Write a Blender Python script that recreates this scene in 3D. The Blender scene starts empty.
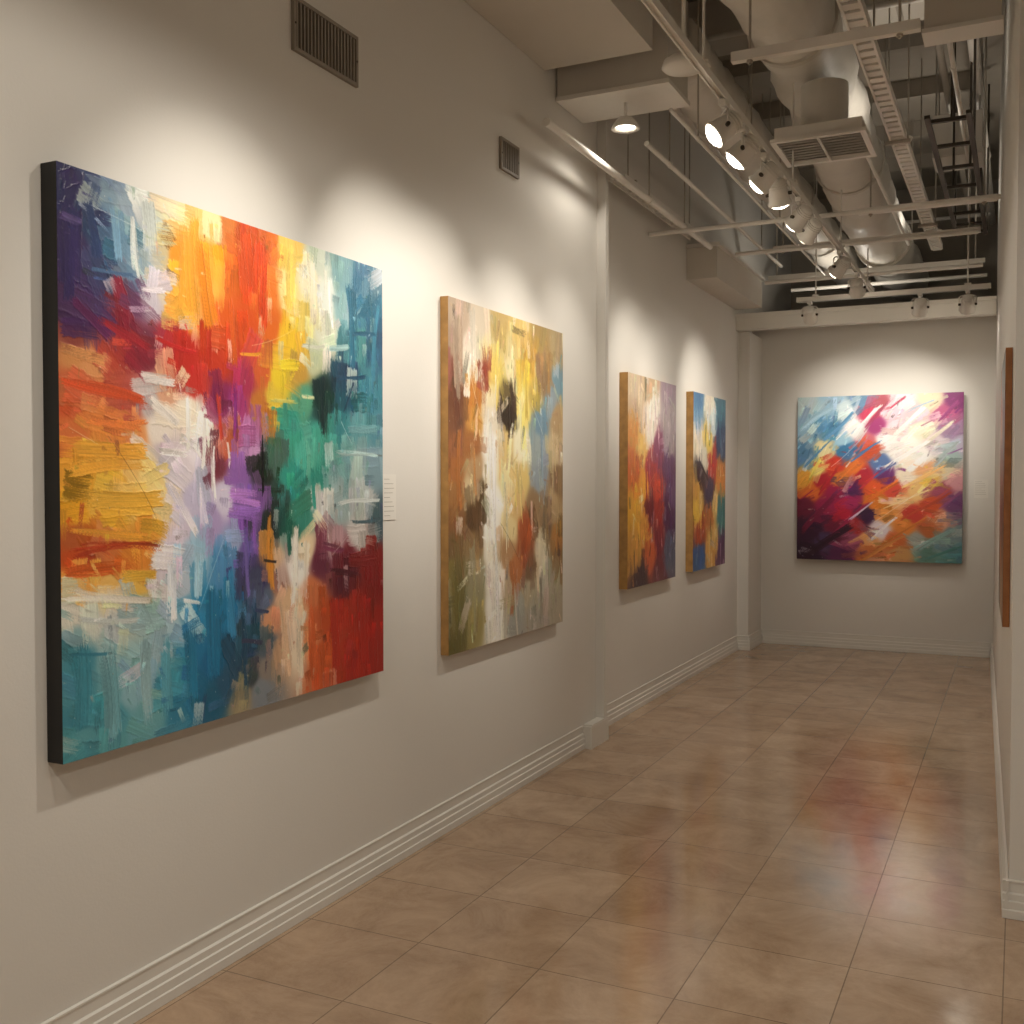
import bpy, math, random
import numpy as np
from mathutils import Vector, Matrix

random.seed(7)
SC = bpy.context.scene
COL = SC.collection
SC.view_settings.view_transform = 'Standard'
SC.view_settings.look = 'None'
SC.view_settings.exposure = 0.16

# ------------------------------------------------------------ materials
def srgb(c):
    if isinstance(c, str):
        c = c.lstrip('#'); c = [int(c[i:i+2], 16)/255 for i in (0, 2, 4)]
    return tuple(((x/12.92) if x <= 0.04045 else ((x+0.055)/1.055)**2.4) for x in c)

def mat(name, col, rough=0.5, metal=0.0, noise=0.06, nscale=6.0, bump=0.0, bscale=80.0, emit=None, estr=0.0):
    m = bpy.data.materials.new(name); m.use_nodes = True
    nt = m.node_tree; b = nt.nodes['Principled BSDF']
    c = srgb(col)
    b.inputs['Roughness'].default_value = rough
    b.inputs['Metallic'].default_value = metal
    tc = nt.nodes.new('ShaderNodeTexCoord')
    if noise > 0:
        n = nt.nodes.new('ShaderNodeTexNoise'); n.inputs['Scale'].default_value = nscale
        n.inputs['Detail'].default_value = 5
        nt.links.new(tc.outputs['Object'], n.inputs['Vector'])
        r = nt.nodes.new('ShaderNodeValToRGB')
        r.color_ramp.elements[0].position = 0.3; r.color_ramp.elements[1].position = 0.7
        r.color_ramp.elements[0].color = tuple(x*(1-noise) for x in c)+(1,)
        r.color_ramp.elements[1].color = tuple(min(1, x*(1+noise)) for x in c)+(1,)
        nt.links.new(n.outputs['Fac'], r.inputs['Fac'])
        nt.links.new(r.outputs['Color'], b.inputs['Base Color'])
    else:
        b.inputs['Base Color'].default_value = c+(1,)
    if bump > 0:
        n2 = nt.nodes.new('ShaderNodeTexNoise'); n2.inputs['Scale'].default_value = bscale
        n2.inputs['Detail'].default_value = 3
        nt.links.new(tc.outputs['Object'], n2.inputs['Vector'])
        bp = nt.nodes.new('ShaderNodeBump'); bp.inputs['Strength'].default_value = bump
        bp.inputs['Distance'].default_value = 0.01
        nt.links.new(n2.outputs['Fac'], bp.inputs['Height'])
        nt.links.new(bp.outputs['Normal'], b.inputs['Normal'])
    if emit:
        b.inputs['Emission Color'].default_value = srgb(emit)+(1,)
        b.inputs['Emission Strength'].default_value = estr
    return m

M_wall = mat('wall_paint', '#dcd9d3', 0.6, noise=0.02, nscale=1.2, bump=0.05, bscale=120)
M_trim = mat('trim_paint', '#dedbd4', 0.4, noise=0.02)
M_roof = mat('roof_slab_concrete', '#aaa296', 0.8, noise=0.12, nscale=2)
M_soffit = mat('soffit_paint', '#d0cac0', 0.7, noise=0.04, nscale=2)
M_white = mat('white_enamel', '#e4e0d9', 0.4, noise=0.03)
M_duct = mat('duct_wrap', '#d9d4cb', 0.5, noise=0.06, nscale=4, bump=0.8, bscale=9)
M_galv = mat('galvanised_paint', '#b0a89c', 0.45, metal=0.3, noise=0.1)
M_darkmetal = mat('dark_metal', '#4a443d', 0.5, metal=0.5, noise=0.1)
M_black = mat('black_canvas_edge', '#0c0b0b', 0.5, noise=0.1)
M_wood = mat('oak_frame', '#a57c45', 0.5, noise=0.2, nscale=18)
M_wood2 = mat('walnut_frame', '#a0683c', 0.5, noise=0.2, nscale=18)
M_grey = mat('grey_canvas_edge', '#6d6660', 0.6, noise=0.1)
M_grille = mat('grille_grey', '#8f877c', 0.5, noise=0.05)
M_void = mat('vent_void', '#24201c', 0.9, noise=0.05)
M_lens = mat('lamp_lens', '#fff2d8', 0.3, noise=0, emit='#fff0d8', estr=14)
M_paper = mat('label_paper', '#e2dfd8', 0.6, noise=0.02)
M_ink = mat('label_ink', '#9a958c', 0.7, noise=0.02)

def floor_material():
    m = bpy.data.materials.new('travertine_tile'); m.use_nodes = True
    nt = m.node_tree; b = nt.nodes['Principled BSDF']; L = nt.links.new
    tc = nt.nodes.new('ShaderNodeTexCoord')
    mp = nt.nodes.new('ShaderNodeMapping'); mp.inputs['Location'].default_value = (0.49, 0.1, 0)
    L(tc.outputs['Object'], mp.inputs['Vector'])
    br = nt.nodes.new('ShaderNodeTexBrick'); br.offset = 0.0; br.squash = 1.0
    br.inputs['Scale'].default_value = 1.0
    br.inputs['Brick Width'].default_value = 0.46; br.inputs['Row Height'].default_value = 0.46
    br.inputs['Mortar Size'].default_value = 0.0026; br.inputs['Mortar Smooth'].default_value = 0.4
    br.inputs['Bias'].default_value = 0.0
    br.inputs['Color1'].default_value = srgb('#c5ac93')+(1,)
    br.inputs['Color2'].default_value = srgb('#b69b81')+(1,)
    br.inputs['Mortar'].default_value = srgb('#8c7762')+(1,)
    L(mp.outputs['Vector'], br.inputs['Vector'])
    n = nt.nodes.new('ShaderNodeTexNoise'); n.inputs['Scale'].default_value = 3.4; n.inputs['Detail'].default_value = 12
    n.inputs['Roughness'].default_value = 0.76; n.inputs['Distortion'].default_value = 0.5
    L(tc.outputs['Object'], n.inputs['Vector'])
    r = nt.nodes.new('ShaderNodeValToRGB')
    r.color_ramp.elements[0].position = 0.34; r.color_ramp.elements[0].color = (0.62, 0.53, 0.45, 1)
    r.color_ramp.elements[1].position = 0.62; r.color_ramp.elements[1].color = (1.08, 1.06, 1.02, 1)
    L(n.outputs['Fac'], r.inputs['Fac'])
    mx = nt.nodes.new('ShaderNodeMix'); mx.data_type = 'RGBA'; mx.blend_type = 'MULTIPLY'
    mx.inputs['Factor'].default_value = 0.75
    L(br.outputs['Color'], mx.inputs['A']); L(r.outputs['Color'], mx.inputs['B'])
    L(mx.outputs['Result'], b.inputs['Base Color'])
    mr = nt.nodes.new('ShaderNodeMapRange'); mr.inputs['From Min'].default_value = 0.3; mr.inputs['From Max'].default_value = 0.7
    mr.inputs['To Min'].default_value = 0.07; mr.inputs['To Max'].default_value = 0.22
    L(n.outputs['Fac'], mr.inputs['Value']); L(mr.outputs['Result'], b.inputs['Roughness'])
    b.inputs['IOR'].default_value = 1.8
    inv = nt.nodes.new('ShaderNodeMath'); inv.operation = 'SUBTRACT'; inv.inputs[0].default_value = 1.0
    L(br.outputs['Fac'], inv.inputs[1])
    bp = nt.nodes.new('ShaderNodeBump'); bp.inputs['Strength'].default_value = 0.4; bp.inputs['Distance'].default_value = 0.002
    L(inv.outputs[0], bp.inputs['Height'])
    n3 = nt.nodes.new('ShaderNodeTexNoise'); n3.inputs['Scale'].default_value = 7; n3.inputs['Detail'].default_value = 2
    L(tc.outputs['Object'], n3.inputs['Vector'])
    bp2 = nt.nodes.new('ShaderNodeBump'); bp2.inputs['Strength'].default_value = 0.12; bp2.inputs['Distance'].default_value = 0.004
    L(n3.outputs['Fac'], bp2.inputs['Height']); L(bp.outputs['Normal'], bp2.inputs['Normal'])
    L(bp2.outputs['Normal'], b.inputs['Normal'])
    return m
M_floor = floor_material()

# ------------------------------------------------------------ mesh builder
class MB:
    def __init__(s): s.v = []; s.f = []; s.m = []; s.mats = []; s.sm = []
    def mi(s, m):
        if m not in s.mats: s.mats.append(m)
        return s.mats.index(m)
    def add(s, vs, fs, m, smooth=False):
        o = len(s.v); s.v += [tuple(p) for p in vs]; k = s.mi(m)
        for f in fs: s.f.append(tuple(i+o for i in f)); s.m.append(k); s.sm.append(smooth)
    def box(s, a, b, m, mtx=None):
        (x0, y0, z0), (x1, y1, z1) = a, b
        vs = [Vector(p) for p in [(x0,y0,z0),(x1,y0,z0),(x1,y1,z0),(x0,y1,z0),(x0,y0,z1),(x1,y0,z1),(x1,y1,z1),(x0,y1,z1)]]
        if mtx is not None: vs = [mtx @ p for p in vs]
        s.add(vs, [(0,3,2,1),(4,5,6,7),(0,1,5,4),(1,2,6,5),(2,3,7,6),(3,0,4,7)], m)
    def prism(s, poly, z0, z1, m):
        n = len(poly)
        vs = [(p[0], p[1], z0) for p in poly]+[(p[0], p[1], z1) for p in poly]
        fs = [tuple(range(n))[::-1], tuple(range(n, 2*n))]+[(i, (i+1) % n, (i+1) % n+n, i+n) for i in range(n)]
        s.add(vs, fs, m)
    def sweep(s, pts, rad, m, seg=16, caps=True, smooth=True, wr=0.0):
        pts = [Vector(p) for p in pts]; n = len(pts)
        vs = []; up = None
        for i, p in enumerate(pts):
            t = (pts[min(i+1, n-1)]-pts[max(i-1, 0)]).normalized()
            if up is None:
                up = Vector((0, 0, 1)) if abs(t.z) < 0.9 else Vector((1, 0, 0))
            a = (up-t*up.dot(t)).normalized(); up = a; bb = t.cross(a)
            r = rad(i/(n-1)) if callable(rad) else rad
            for k in range(seg):
                an = 2*math.pi*k/seg
                rr = r*(1+(random.uniform(-wr, wr) if wr else 0))
                vs.append(p+(a*math.cos(an)+bb*math.sin(an))*rr)
        fs = []
        for i in range(n-1):
            for k in range(seg):
                k2 = (k+1) % seg
                fs.append((i*seg+k, i*seg+k2, (i+1)*seg+k2, (i+1)*seg+k))
        s.add(vs, fs, m, smooth)
        if caps:
            s.add(vs[:seg], [tuple(range(seg))[::-1]], m); s.add(vs[-seg:], [tuple(range(seg))], m)
    def cyl(s, a, b, r, m, seg=14, r2=None, caps=True):
        r2 = r if r2 is None else r2
        s.sweep([a, b], lambda t: r+(r2-r)*t, m, seg, caps)
    def lathe(s, prof, m, mtx, seg=24):
        vs = []
        for (z, r) in prof:
            for k in range(seg):
                an = 2*math.pi*k/seg; vs.append(mtx @ Vector((r*math.cos(an), r*math.sin(an), z)))
        fs = []
        for i in range(len(prof)-1):
            for k in range(seg):
                k2 = (k+1) % seg; fs.append((i*seg+k, i*seg+k2, (i+1)*seg+k2, (i+1)*seg+k))
        s.add(vs, fs, m, True)
    def obj(s, name, parent=None):
        me = bpy.data.meshes.new(name); me.from_pydata(s.v, [], s.f)
        for m in s.mats: me.materials.append(m)
        me.polygons.foreach_set('material_index', s.m); me.polygons.foreach_set('use_smooth', s.sm)
        me.update()
        o = bpy.data.objects.new(name, me); COL.objects.link(o)
        if parent: o.parent = parent
        return o

def empty(name, loc=(0, 0, 0)):
    e = bpy.data.objects.new(name, None); e.empty_display_size = 0.1; COL.objects.link(e); return e

# ------------------------------------------------------------ camera
F = 1050.0; TH = math.atan2(508, F); PH = math.atan2(28, F); EH = 1.6
cam = bpy.data.cameras.new('camera'); co = bpy.data.objects.new('camera', cam); COL.objects.link(co)
cam.sensor_width = 36; cam.lens = 36*F/1024; cam.clip_start = 0.05
co.location = (0, 0, EH)
d = Vector((-math.sin(TH)*math.cos(PH), math.cos(TH)*math.cos(PH), -math.sin(PH)))
co.rotation_euler = d.to_track_quat('-Z', 'Y').to_euler()
SC.camera = co

def ray(px, py):   # authoring helper for artwork layout
    u = px-512; return (-math.sin(TH)*F+math.cos(TH)*u, math.cos(TH)*F+math.sin(TH)*u, 484-py)

# ------------------------------------------------------------ room shell
XN, XF = -2.37, -2.45
TOP = 4.9
b = MB(); b.box((-2.8, -3.2, -0.1), (3.2, 12.8, 0), M_floor); b.obj('floor')
b = MB(); b.box((-2.8, -3.2, TOP), (3.2, 12.8, TOP+0.15), M_roof); b.obj('ceiling')
b = MB(); b.box((XN-0.25, -3, 0), (XN, 6.1, TOP), M_wall)
b.box((XF-0.2, 6.1, 0), (XF, 12.6, TOP), M_wall); b.obj('wall_left')
b = MB(); b.box((XF, 10.6, 0), (-0.21, 10.75, 3.3), M_wall); b.obj('wall_back')
b = MB(); b.box((XF, 12.6, 0), (0.2, 12.75, TOP), M_roof); b.obj('wall_plenum')
WR = [(-0.02, 4.26), (3.0, 4.26), (3.0, 4.41), (0.13, 4.41), (-0.05, 10.75), (-0.05, 12.6), (-0.25, 12.6), (-0.21, 10.6)]
b = MB(); b.prism(WR, 0, TOP, M_wall); b.obj('wall_right')
b = MB(); b.box((3.0, -3, 0), (3.15, 4.41, TOP), M_wall); b.obj('wall_east')
b = MB(); b.box((XN-0.2, -3.15, 0), (3.15, -3, TOP), M_wall); b.obj('wall_rear')
b = MB(); b.box((XF, 6.1, 0), (-2.312, 6.15, TOP), M_wall)
b.box((-2.369, 5.87, 0), (-2.306, 6.16, 0.135), M_trim); b.box((-2.365, 5.88, 0.135), (-2.309, 6.155, 0.145), M_trim)
b.obj('trim_1')
b = MB(); b.box((XF, 10.05, 0), (-2.34, 10.6, 3.05), M_wall); b.obj('trim_2')
b = MB(); b.box((XF+0.001, 9.95, 3.06), (-0.2, 10.06, 3.2), M_trim); b.box((XF+0.001, 9.93, 3.175), (-0.2, 9.949, 3.21), M_trim)
b.box((XF+0.001, 10.061, 3.17), (-0.215, 10.599, 3.2), M_trim); b.obj('trim_3')
PROF = [(0.0, 0), (0.022, 0), (0.022, 0.03), (0.018, 0.034), (0.018, 0.062), (0.013, 0.066), (0.013, 0.088), (0.006, 0.094), (0.006, 0.128), (0.009, 0.131), (0.009, 0.137), (0.0, 0.140)]
def baseboard(name, runs):
    b = MB()
    for (a, c, nrm) in runs:
        n = len(PROF)
        vs = [(a[0]+nrm[0]*(o+0.0005), a[1]+nrm[1]*(o+0.0005), z+0.001) for o, z in PROF]+[(c[0]+nrm[0]*(o+0.0005), c[1]+nrm[1]*(o+0.0005), z+0.001) for o, z in PROF]
        fs = [(i, i+1, i+1+n, i+n) for i in range(n-1)]+[tuple(range(n)), tuple(range(n, 2*n))]
        b.add(vs, fs, M_trim)
    return b.obj(name)
baseboard('baseboard_left', [((XN, -3), (XN, 5.869), (1, 0)), ((XF, 6.16), (XF, 10.05), (1, 0)), ((XF, 10.05), (-2.318, 10.05), (0, -1)), ((-2.34, 10.028), (-2.34, 10.6), (1, 0))])
baseboard('baseboard_back', [((-2.317, 10.6), (-0.24, 10.6), (0, -1))])
baseboard('baseboard_right', [((-0.02, 4.24), (-0.21, 10.57), (-1, 0)), ((-0.042, 4.26), (3.0, 4.26), (0, -1))])

# ------------------------------------------------------------ paintings
def paint(ctrl, N, M, style, seed, nst, aspect, sat=1.05, accents=()):
    rg = np.random.default_rng(seed)
    P = np.array([(c[0], c[1]) for c in ctrl]); C = np.array([[int(c[2].lstrip('#')[i:i+2], 16)/255 for i in (0, 2, 4)] for c in ctrl])
    uu, vv = np.meshgrid((np.arange(N)+.5)/N, (np.arange(M)+.5)/M)
    num = np.zeros((M, N, 3)); den = np.zeros((M, N))
    for (pu, pv), c in zip(P, C):
        w = 1/(((uu-pu)*aspect)**2+(vv-pv)**2+6e-5)**3
        num += w[..., None]*c; den += w
    img = num/den[..., None]; H = np.zeros((M, N))
    def smooth1(n, k):
        a = rg.random(n+k*2); ker = np.ones(k)/k; a = np.convolve(a, ker, 'same')[k:k+n]; a = (a-a.min())/(np.ptp(a)+1e-6); return a
    base = img.copy()
    def stroke(x0, y0, ang, Lp, Wp, col, op, dryk):
        Wp = max(1.0, Wp)
        R = int(math.hypot(Lp, Wp))+2
        xa, xb, ya, yb = max(0, int(x0-R)), min(N, int(x0+R)), max(0, int(y0-R)), min(M, int(y0+R))
        if xb-xa < 2 or yb-ya < 2: return
        X, Y = np.meshgrid(np.arange(xa, xb)-x0, np.arange(ya, yb)-y0)
        ca, sa = math.cos(ang), math.sin(ang)
        s = X*ca+Y*sa; t = -X*sa+Y*ca
        bow = rg.normal(0, 0.05); t = t+bow*(s*s)/max(Lp, 1)
        nb = 96
        prof = smooth1(nb, 2); prof2 = smooth1(nb, 11); ends = smooth1(nb, 4); ends2 = smooth1(nb, 5); edge = smooth1(nb, 7)
        ti = np.clip(((t/Wp+1)/2*nb), 0, nb-1).astype(int); si = np.clip(((s/Lp+1)/2*nb), 0, nb-1).astype(int)
        lim = Lp*(0.60+0.40*ends[ti]); lim2 = Lp*(0.80+0.20*ends2[ti]); wl = Wp*(0.80+0.20*edge[si])
        mask = np.clip((lim-s)/2.0, 0, 1)*np.clip((s+lim2)/2.0, 0, 1)*np.clip((wl-np.abs(t))/1.2, 0, 1)
        q = (s/Lp+1)/2
        dry = np.clip((1.0-dryk*q)*2.4-prof[ti]*1.2*dryk*2, 0, 1) if dryk > 0 else 1.0
        a = mask*dry*op
        lg = rg.normal(0, 0.08)
        st = 1+(prof[ti]-0.5)*0.14+(prof2[ti]-0.5)*0.16+lg*(q-0.5)*2
        sub = img[ya:yb, xa:xb]
        img[ya:yb, xa:xb] = sub*(1-a[..., None])+np.clip(col*st[..., None], 0, 1)*a[..., None]
        hh = (0.3+0.45*prof[ti]+0.9*(np.abs(t) > wl*0.84)+0.8*(s > lim*0.92))*rg.uniform(0.3, 1.0)
        H[ya:yb, xa:xb] = H[ya:yb, xa:xb]*(1-a)+hh*a
    def run(cnt, Lr, Wr, op, jit, posj, dryk):
        for _ in range(cnt):
            cu, cv = rg.random(2)
            ang = style(cu, cv, rg)
            pu = np.clip(cu+rg.normal(0, posj), 0, 1); pv = np.clip(cv+rg.normal(0, posj), 0, 1)
            if rg.random() < 0.6:
                k = np.argmin(((P[:, 0]-pu)*aspect)**2+(P[:, 1]-pv)**2); col = C[k].copy()
            else:
                col = base[int(min(M-1, pv*M)), int(min(N-1, pu*N))].copy()
            if rg.random() < 0.07: col = col*0.4+np.array([0.97, 0.95, 0.92])*0.6
            elif rg.random() < 0.015: col = col*0.5
            col = col*(1+rg.normal(0, jit))+rg.normal(0, jit*0.25, 3)
            stroke(cu*N, cv*M, ang, rg.uniform(*Lr)*M, rg.uniform(*Wr)*M, col, op, dryk)
    for i, p in enumerate(nst):
        if i == len(nst)-1:
            for (u0, v0, u1, v1, wd, c) in accents:
                cc = np.array([int(c[j:j+2], 16)/255 for j in (0, 2, 4)])
                xa_, ya_, xb_, yb_ = u0*N, v0*M, u1*N, v1*M
                L_ = math.hypot(xb_-xa_, yb_-ya_)/2; an = math.atan2(yb_-ya_, xb_-xa_)
                if wd > 0.008:
                    for q in range(3):
                        o = rg.normal(0, wd*M*0.22)
                        stroke((xa_+xb_)/2-math.sin(an)*o, (ya_+yb_)/2+math.cos(an)*o, an+rg.normal(0, 0.05)+(math.pi if rg.random() < .5 else 0), L_*rg.uniform(0.8, 1.15), wd*M*rg.uniform(0.3, 0.5), cc*(1+rg.normal(0, 0.07)), 0.88, 0.6)
                else:
                    stroke((xa_+xb_)/2, (ya_+yb_)/2, an, L_, wd*M/2, cc, 0.8, 0.3)
        run(*p)
    for _ in range(int(N*M*0.0008)):
        x, y = rg.integers(1, N-2), rg.integers(1, M-2); r_ = rg.integers(1, 3)
        c_ = np.array([0.96, 0.94, 0.9]) if rg.random() < 0.6 else C[rg.integers(0, len(C))]
        if rg.random() < 0.45: img[y:y+r_, x:x+1] = img[y:y+r_, x:x+1]*0.5+c_*0.5; H[y:y+r_, x:x+1] += 0.5
    g = img.mean(axis=2, keepdims=True); img = g+(img-g)*sat
    return np.clip(img, 0.01, 0.96), H

def canvas_material(name):
    m = bpy.data.materials.new(name); m.use_nodes = True
    nt = m.node_tree; b = nt.nodes['Principled BSDF']; L = nt.links.new
    at = nt.nodes.new('ShaderNodeAttribute'); at.attribute_name = 'paint'
    L(at.outputs['Color'], b.inputs['Base Color']); b.inputs['Roughness'].default_value = 0.33
    tc = nt.nodes.new('ShaderNodeTexCoord'); n = nt.nodes.new('ShaderNodeTexNoise'); n.inputs['Scale'].default_value = 60
    n.inputs['Detail'].default_value = 5
    L(tc.outputs['Object'], n.inputs['Vector'])
    bp = nt.nodes.new('ShaderNodeBump'); bp.inputs['Strength'].default_value = 0.3; bp.inputs['Distance'].default_value = 0.004
    L(n.outputs['Fac'], bp.inputs['Height']); L(bp.outputs['Normal'], b.inputs['Normal'])
    return m
M_paint = canvas_material('oil_paint')

def make_painting(corner, axis, W, Ht, thick, nrm, ctrl, N, M, style, seed, nst, edge_mat, relief=0.0020, name='abstract_painting', gap=0.0, sat=1.05, accents=()):
    e = empty(name)
    corner = Vector(corner); axis = Vector(axis); nrm = Vector(nrm); dn = Vector((0, 0, -1))
    img, H = paint(ctrl, N, M, style, seed, nst, W/Ht, sat, accents)
    lin = np.where(img <= 0.04045, img/12.92, ((img+0.055)/1.055)**2.4)
    uu, vv = np.meshgrid(np.linspace(0.0, 1.0, N), np.linspace(0.0, 1.0, M))
    H = H.copy(); H[0] = H[-1] = 0; H[:, 0] = H[:, -1] = 0
    pos = (np.array(corner)[None, None]+uu[..., None]*np.array(axis)*W+vv[..., None]*np.array(dn)*Ht+(0.0005+H*relief)[..., None]*np.array(nrm))
    me = bpy.data.meshes.new('canvas')
    nv = N*M; idx = np.arange(nv).reshape(M, N)
    q = np.stack([idx[:-1, :-1], idx[1:, :-1], idx[1:, 1:], idx[:-1, 1:]], -1).reshape(-1, 4)
    me.vertices.add(nv); me.vertices.foreach_set('co', pos.reshape(-1).astype(np.float32))
    me.loops.add(q.size); me.loops.foreach_set('vertex_index', q.reshape(-1).astype(np.int32))
    me.polygons.add(len(q)); me.polygons.foreach_set('loop_start', (np.arange(len(q))*4).astype(np.int32))
    me.update(calc_edges=True)
    me.polygons.foreach_set('use_smooth', np.ones(len(q), bool))
    ca = me.color_attributes.new('paint', 'FLOAT_COLOR', 'POINT')
    rgba = np.ones((nv, 4), np.float32); rgba[:, :3] = lin.reshape(-1, 3)
    ca.data.foreach_set('color', rgba.reshape(-1))
    me.materials.append(M_paint)
    o = bpy.data.objects.new('canvas', me); COL.objects.link(o); o.parent = e
    b = MB()
    pts = [corner, corner+axis*W, corner+axis*W+dn*Ht, corner+dn*Ht]
    pb = [p-nrm*thick for p in pts]
    b.add(pts+pb, [(0, 1, 2, 3), (7, 6, 5, 4), (0, 4, 5, 1), (1, 5, 6, 2), (2, 6, 7, 3), (3, 7, 4, 0)], edge_mat)
    b.obj('stretcher', e)
    if gap > 0:
        b = MB()
        for f in (0.2, 0.8):
            for g in (0.15, 0.85):
                p = corner+axis*W*f+dn*Ht*g
                b.cyl(p-nrm*thick, p-nrm*(thick+gap-0.001), 0.012, M_darkmetal, 10)
        b.obj('standoffs', e)
    return e

def left_uv(px, py, Xf, Y0, Y1, zt, zb):
    x, y, z = ray(px, py); k = Xf/x
    return (k*y-Y0)/(Y1-Y0), (zt-(EH+z*k))/(zt-zb)
def parse(s):
    out = []
    for t in s.split():
        a, b_, c = t.split(','); out.append((float(a), float(b_), c))
    return out
def parse_acc(s):
    out = []
    for t in s.split():
        v = t.split(','); out.append(tuple(float(q) for q in v[:5])+(v[5],))
    return out

P1 = parse("""75,190,2b2c5c 95,185,3c4a78 110,195,6f8fa8 128,215,8fa6b4 150,205,b9c3c0 170,200,d8d0a8 190,215,e8c070 215,225,f0d8a0 232,228,e8a050 250,235,c84a1e 270,245,d86828 290,250,f0c75a 320,260,cfd8c8 345,275,78a0a8 360,285,3a6f8c 375,285,4a7890
75,250,3a2a5a 100,230,2c3f66 110,260,3f6a94 130,245,5c86a4 145,260,a8b8c0 162,255,c8b890 180,260,e8962a 215,265,f09a20 235,275,d86020 250,280,d04418 268,290,e87828 290,290,f6dc90 310,285,f4ecc8 325,300,dfe6dc 345,310,88b0b4 365,310,2d6680
75,310,3d2050 95,300,463063 120,320,8a2030 135,300,6a4068 150,300,c8c0cc 168,290,d8c8b0 190,310,f2a93a 205,290,f4b048 220,320,dd5a1c 250,330,d8501a 270,325,e06820 290,340,f5c830 305,320,f4e8a0 325,330,dde0c8 350,350,4a8a90 375,340,2f5f7c
75,340,8a4038 75,355,d28c50 92,365,d89058 110,350,b04030 150,350,7a2838 130,340,982c30 168,345,a83040 185,355,c02a20 215,365,c83820 230,350,d04020 245,375,a83050 262,370,d86030 280,375,f0d030 300,370,d0a040 312,360,c8d0a8 322,395,103030 322,415,204848 345,390,1c5068 345,375,203858 370,400,3d7f90
75,385,c86038 75,400,d0502a 95,395,e08850 110,400,cc5a30 130,405,b85040 150,400,c0b8b8 165,390,d8a080 190,410,f0e4d0 205,430,f8f4ec 195,385,c83028 220,400,8a2858 235,410,a03c8c 245,430,b05898 262,410,c87830 275,405,e8c840 290,430,3aa08c 305,400,58a888 320,430,40a898 340,430,388890 360,430,5c98a0 378,430,4c8898
75,435,d87038 110,440,e0883a 135,435,e89858 160,430,e8dcd0 75,460,eaa030 95,460,f0b848 110,470,f0bc40 130,465,e8a850 150,470,f0d080 180,470,e4d8e0 165,455,c8b8c0 200,450,f0e8f0 215,460,7a3040 225,445,d06040 240,470,9060b0 250,450,c08ac0 262,470,1c2820 275,455,487060 290,475,30a090 305,460,60b8a0 320,480,2f9484 340,465,70a8a8 355,470,a8c0bc 375,465,7898a4
75,510,f0a828 95,500,f0b848 110,520,f4b030 130,500,f0c060 150,520,e8a838 165,505,e8cc90 180,520,d8cce0 195,500,c8c0dc 210,520,b09ccc 225,500,d8d0e8 240,500,a070c8 245,520,8858b8 258,500,785898 270,520,203030 278,500,284840 290,530,186050 300,515,308878 320,500,d4d8d4 340,505,a0b8b8 360,500,b8c4c4 375,520,44606c 360,530,d0ccc8
75,540,b85828 75,560,c84a18 95,550,a83818 110,565,d8621c 130,545,e09838 140,560,e08830 75,580,f0a848 110,582,ecb860 140,582,e8b850 165,560,dccfdc 160,585,d8d0d0 195,560,9cc4dc 180,585,b8c8d8 220,565,4a90c0 245,555,6a58a0 232,545,98a8d0 258,580,383860 270,560,c88840 280,580,a07060 295,570,f0ece4 305,550,f0d8b0 320,560,6a2840 335,545,b89098 345,560,7c2030 370,560,8c1c1c 345,580,581828
75,610,dcd8c8 90,625,d0d0c8 110,600,e4d8a8 125,620,c8ccc0 140,610,90b0b4 170,620,a8c8d4 185,610,68a8c8 200,610,2888b8 225,610,1a78a8 250,620,204a60 262,600,586880 270,620,d89870 285,600,e0b890 300,610,e8c8a0 320,620,c04a20 310,595,d87848 350,610,b02818 375,620,a81c14 375,590,901818
80,640,88b0b4 80,660,3f8ca0 110,640,a8c0c0 110,660,7ab0b8 130,665,88b8c4 150,660,a0c0c8 165,650,80b0c0 180,660,3890b4 195,650,2078a8 210,660,1a6898 225,645,186088 240,650,204868 240,630,4878a0 265,670,8a8078 265,645,506070 280,655,c09878 295,650,f0dcc0 320,660,c85428 310,635,e08858 335,640,b83820 350,650,b82818 375,650,a82018
80,690,4a94a4 80,720,3a8498 110,690,68a8b4 110,720,4898a8 130,690,88b8c4 150,710,68a8b0 165,690,4098b4 180,710,2f80a0 195,690,186890 210,700,1c6080 225,685,285878 240,695,a09070 260,690,808890 250,675,404850 80,740,58a0ac 80,755,4a98a8 110,750,58a0a8 140,735,68a8b4""")
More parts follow.
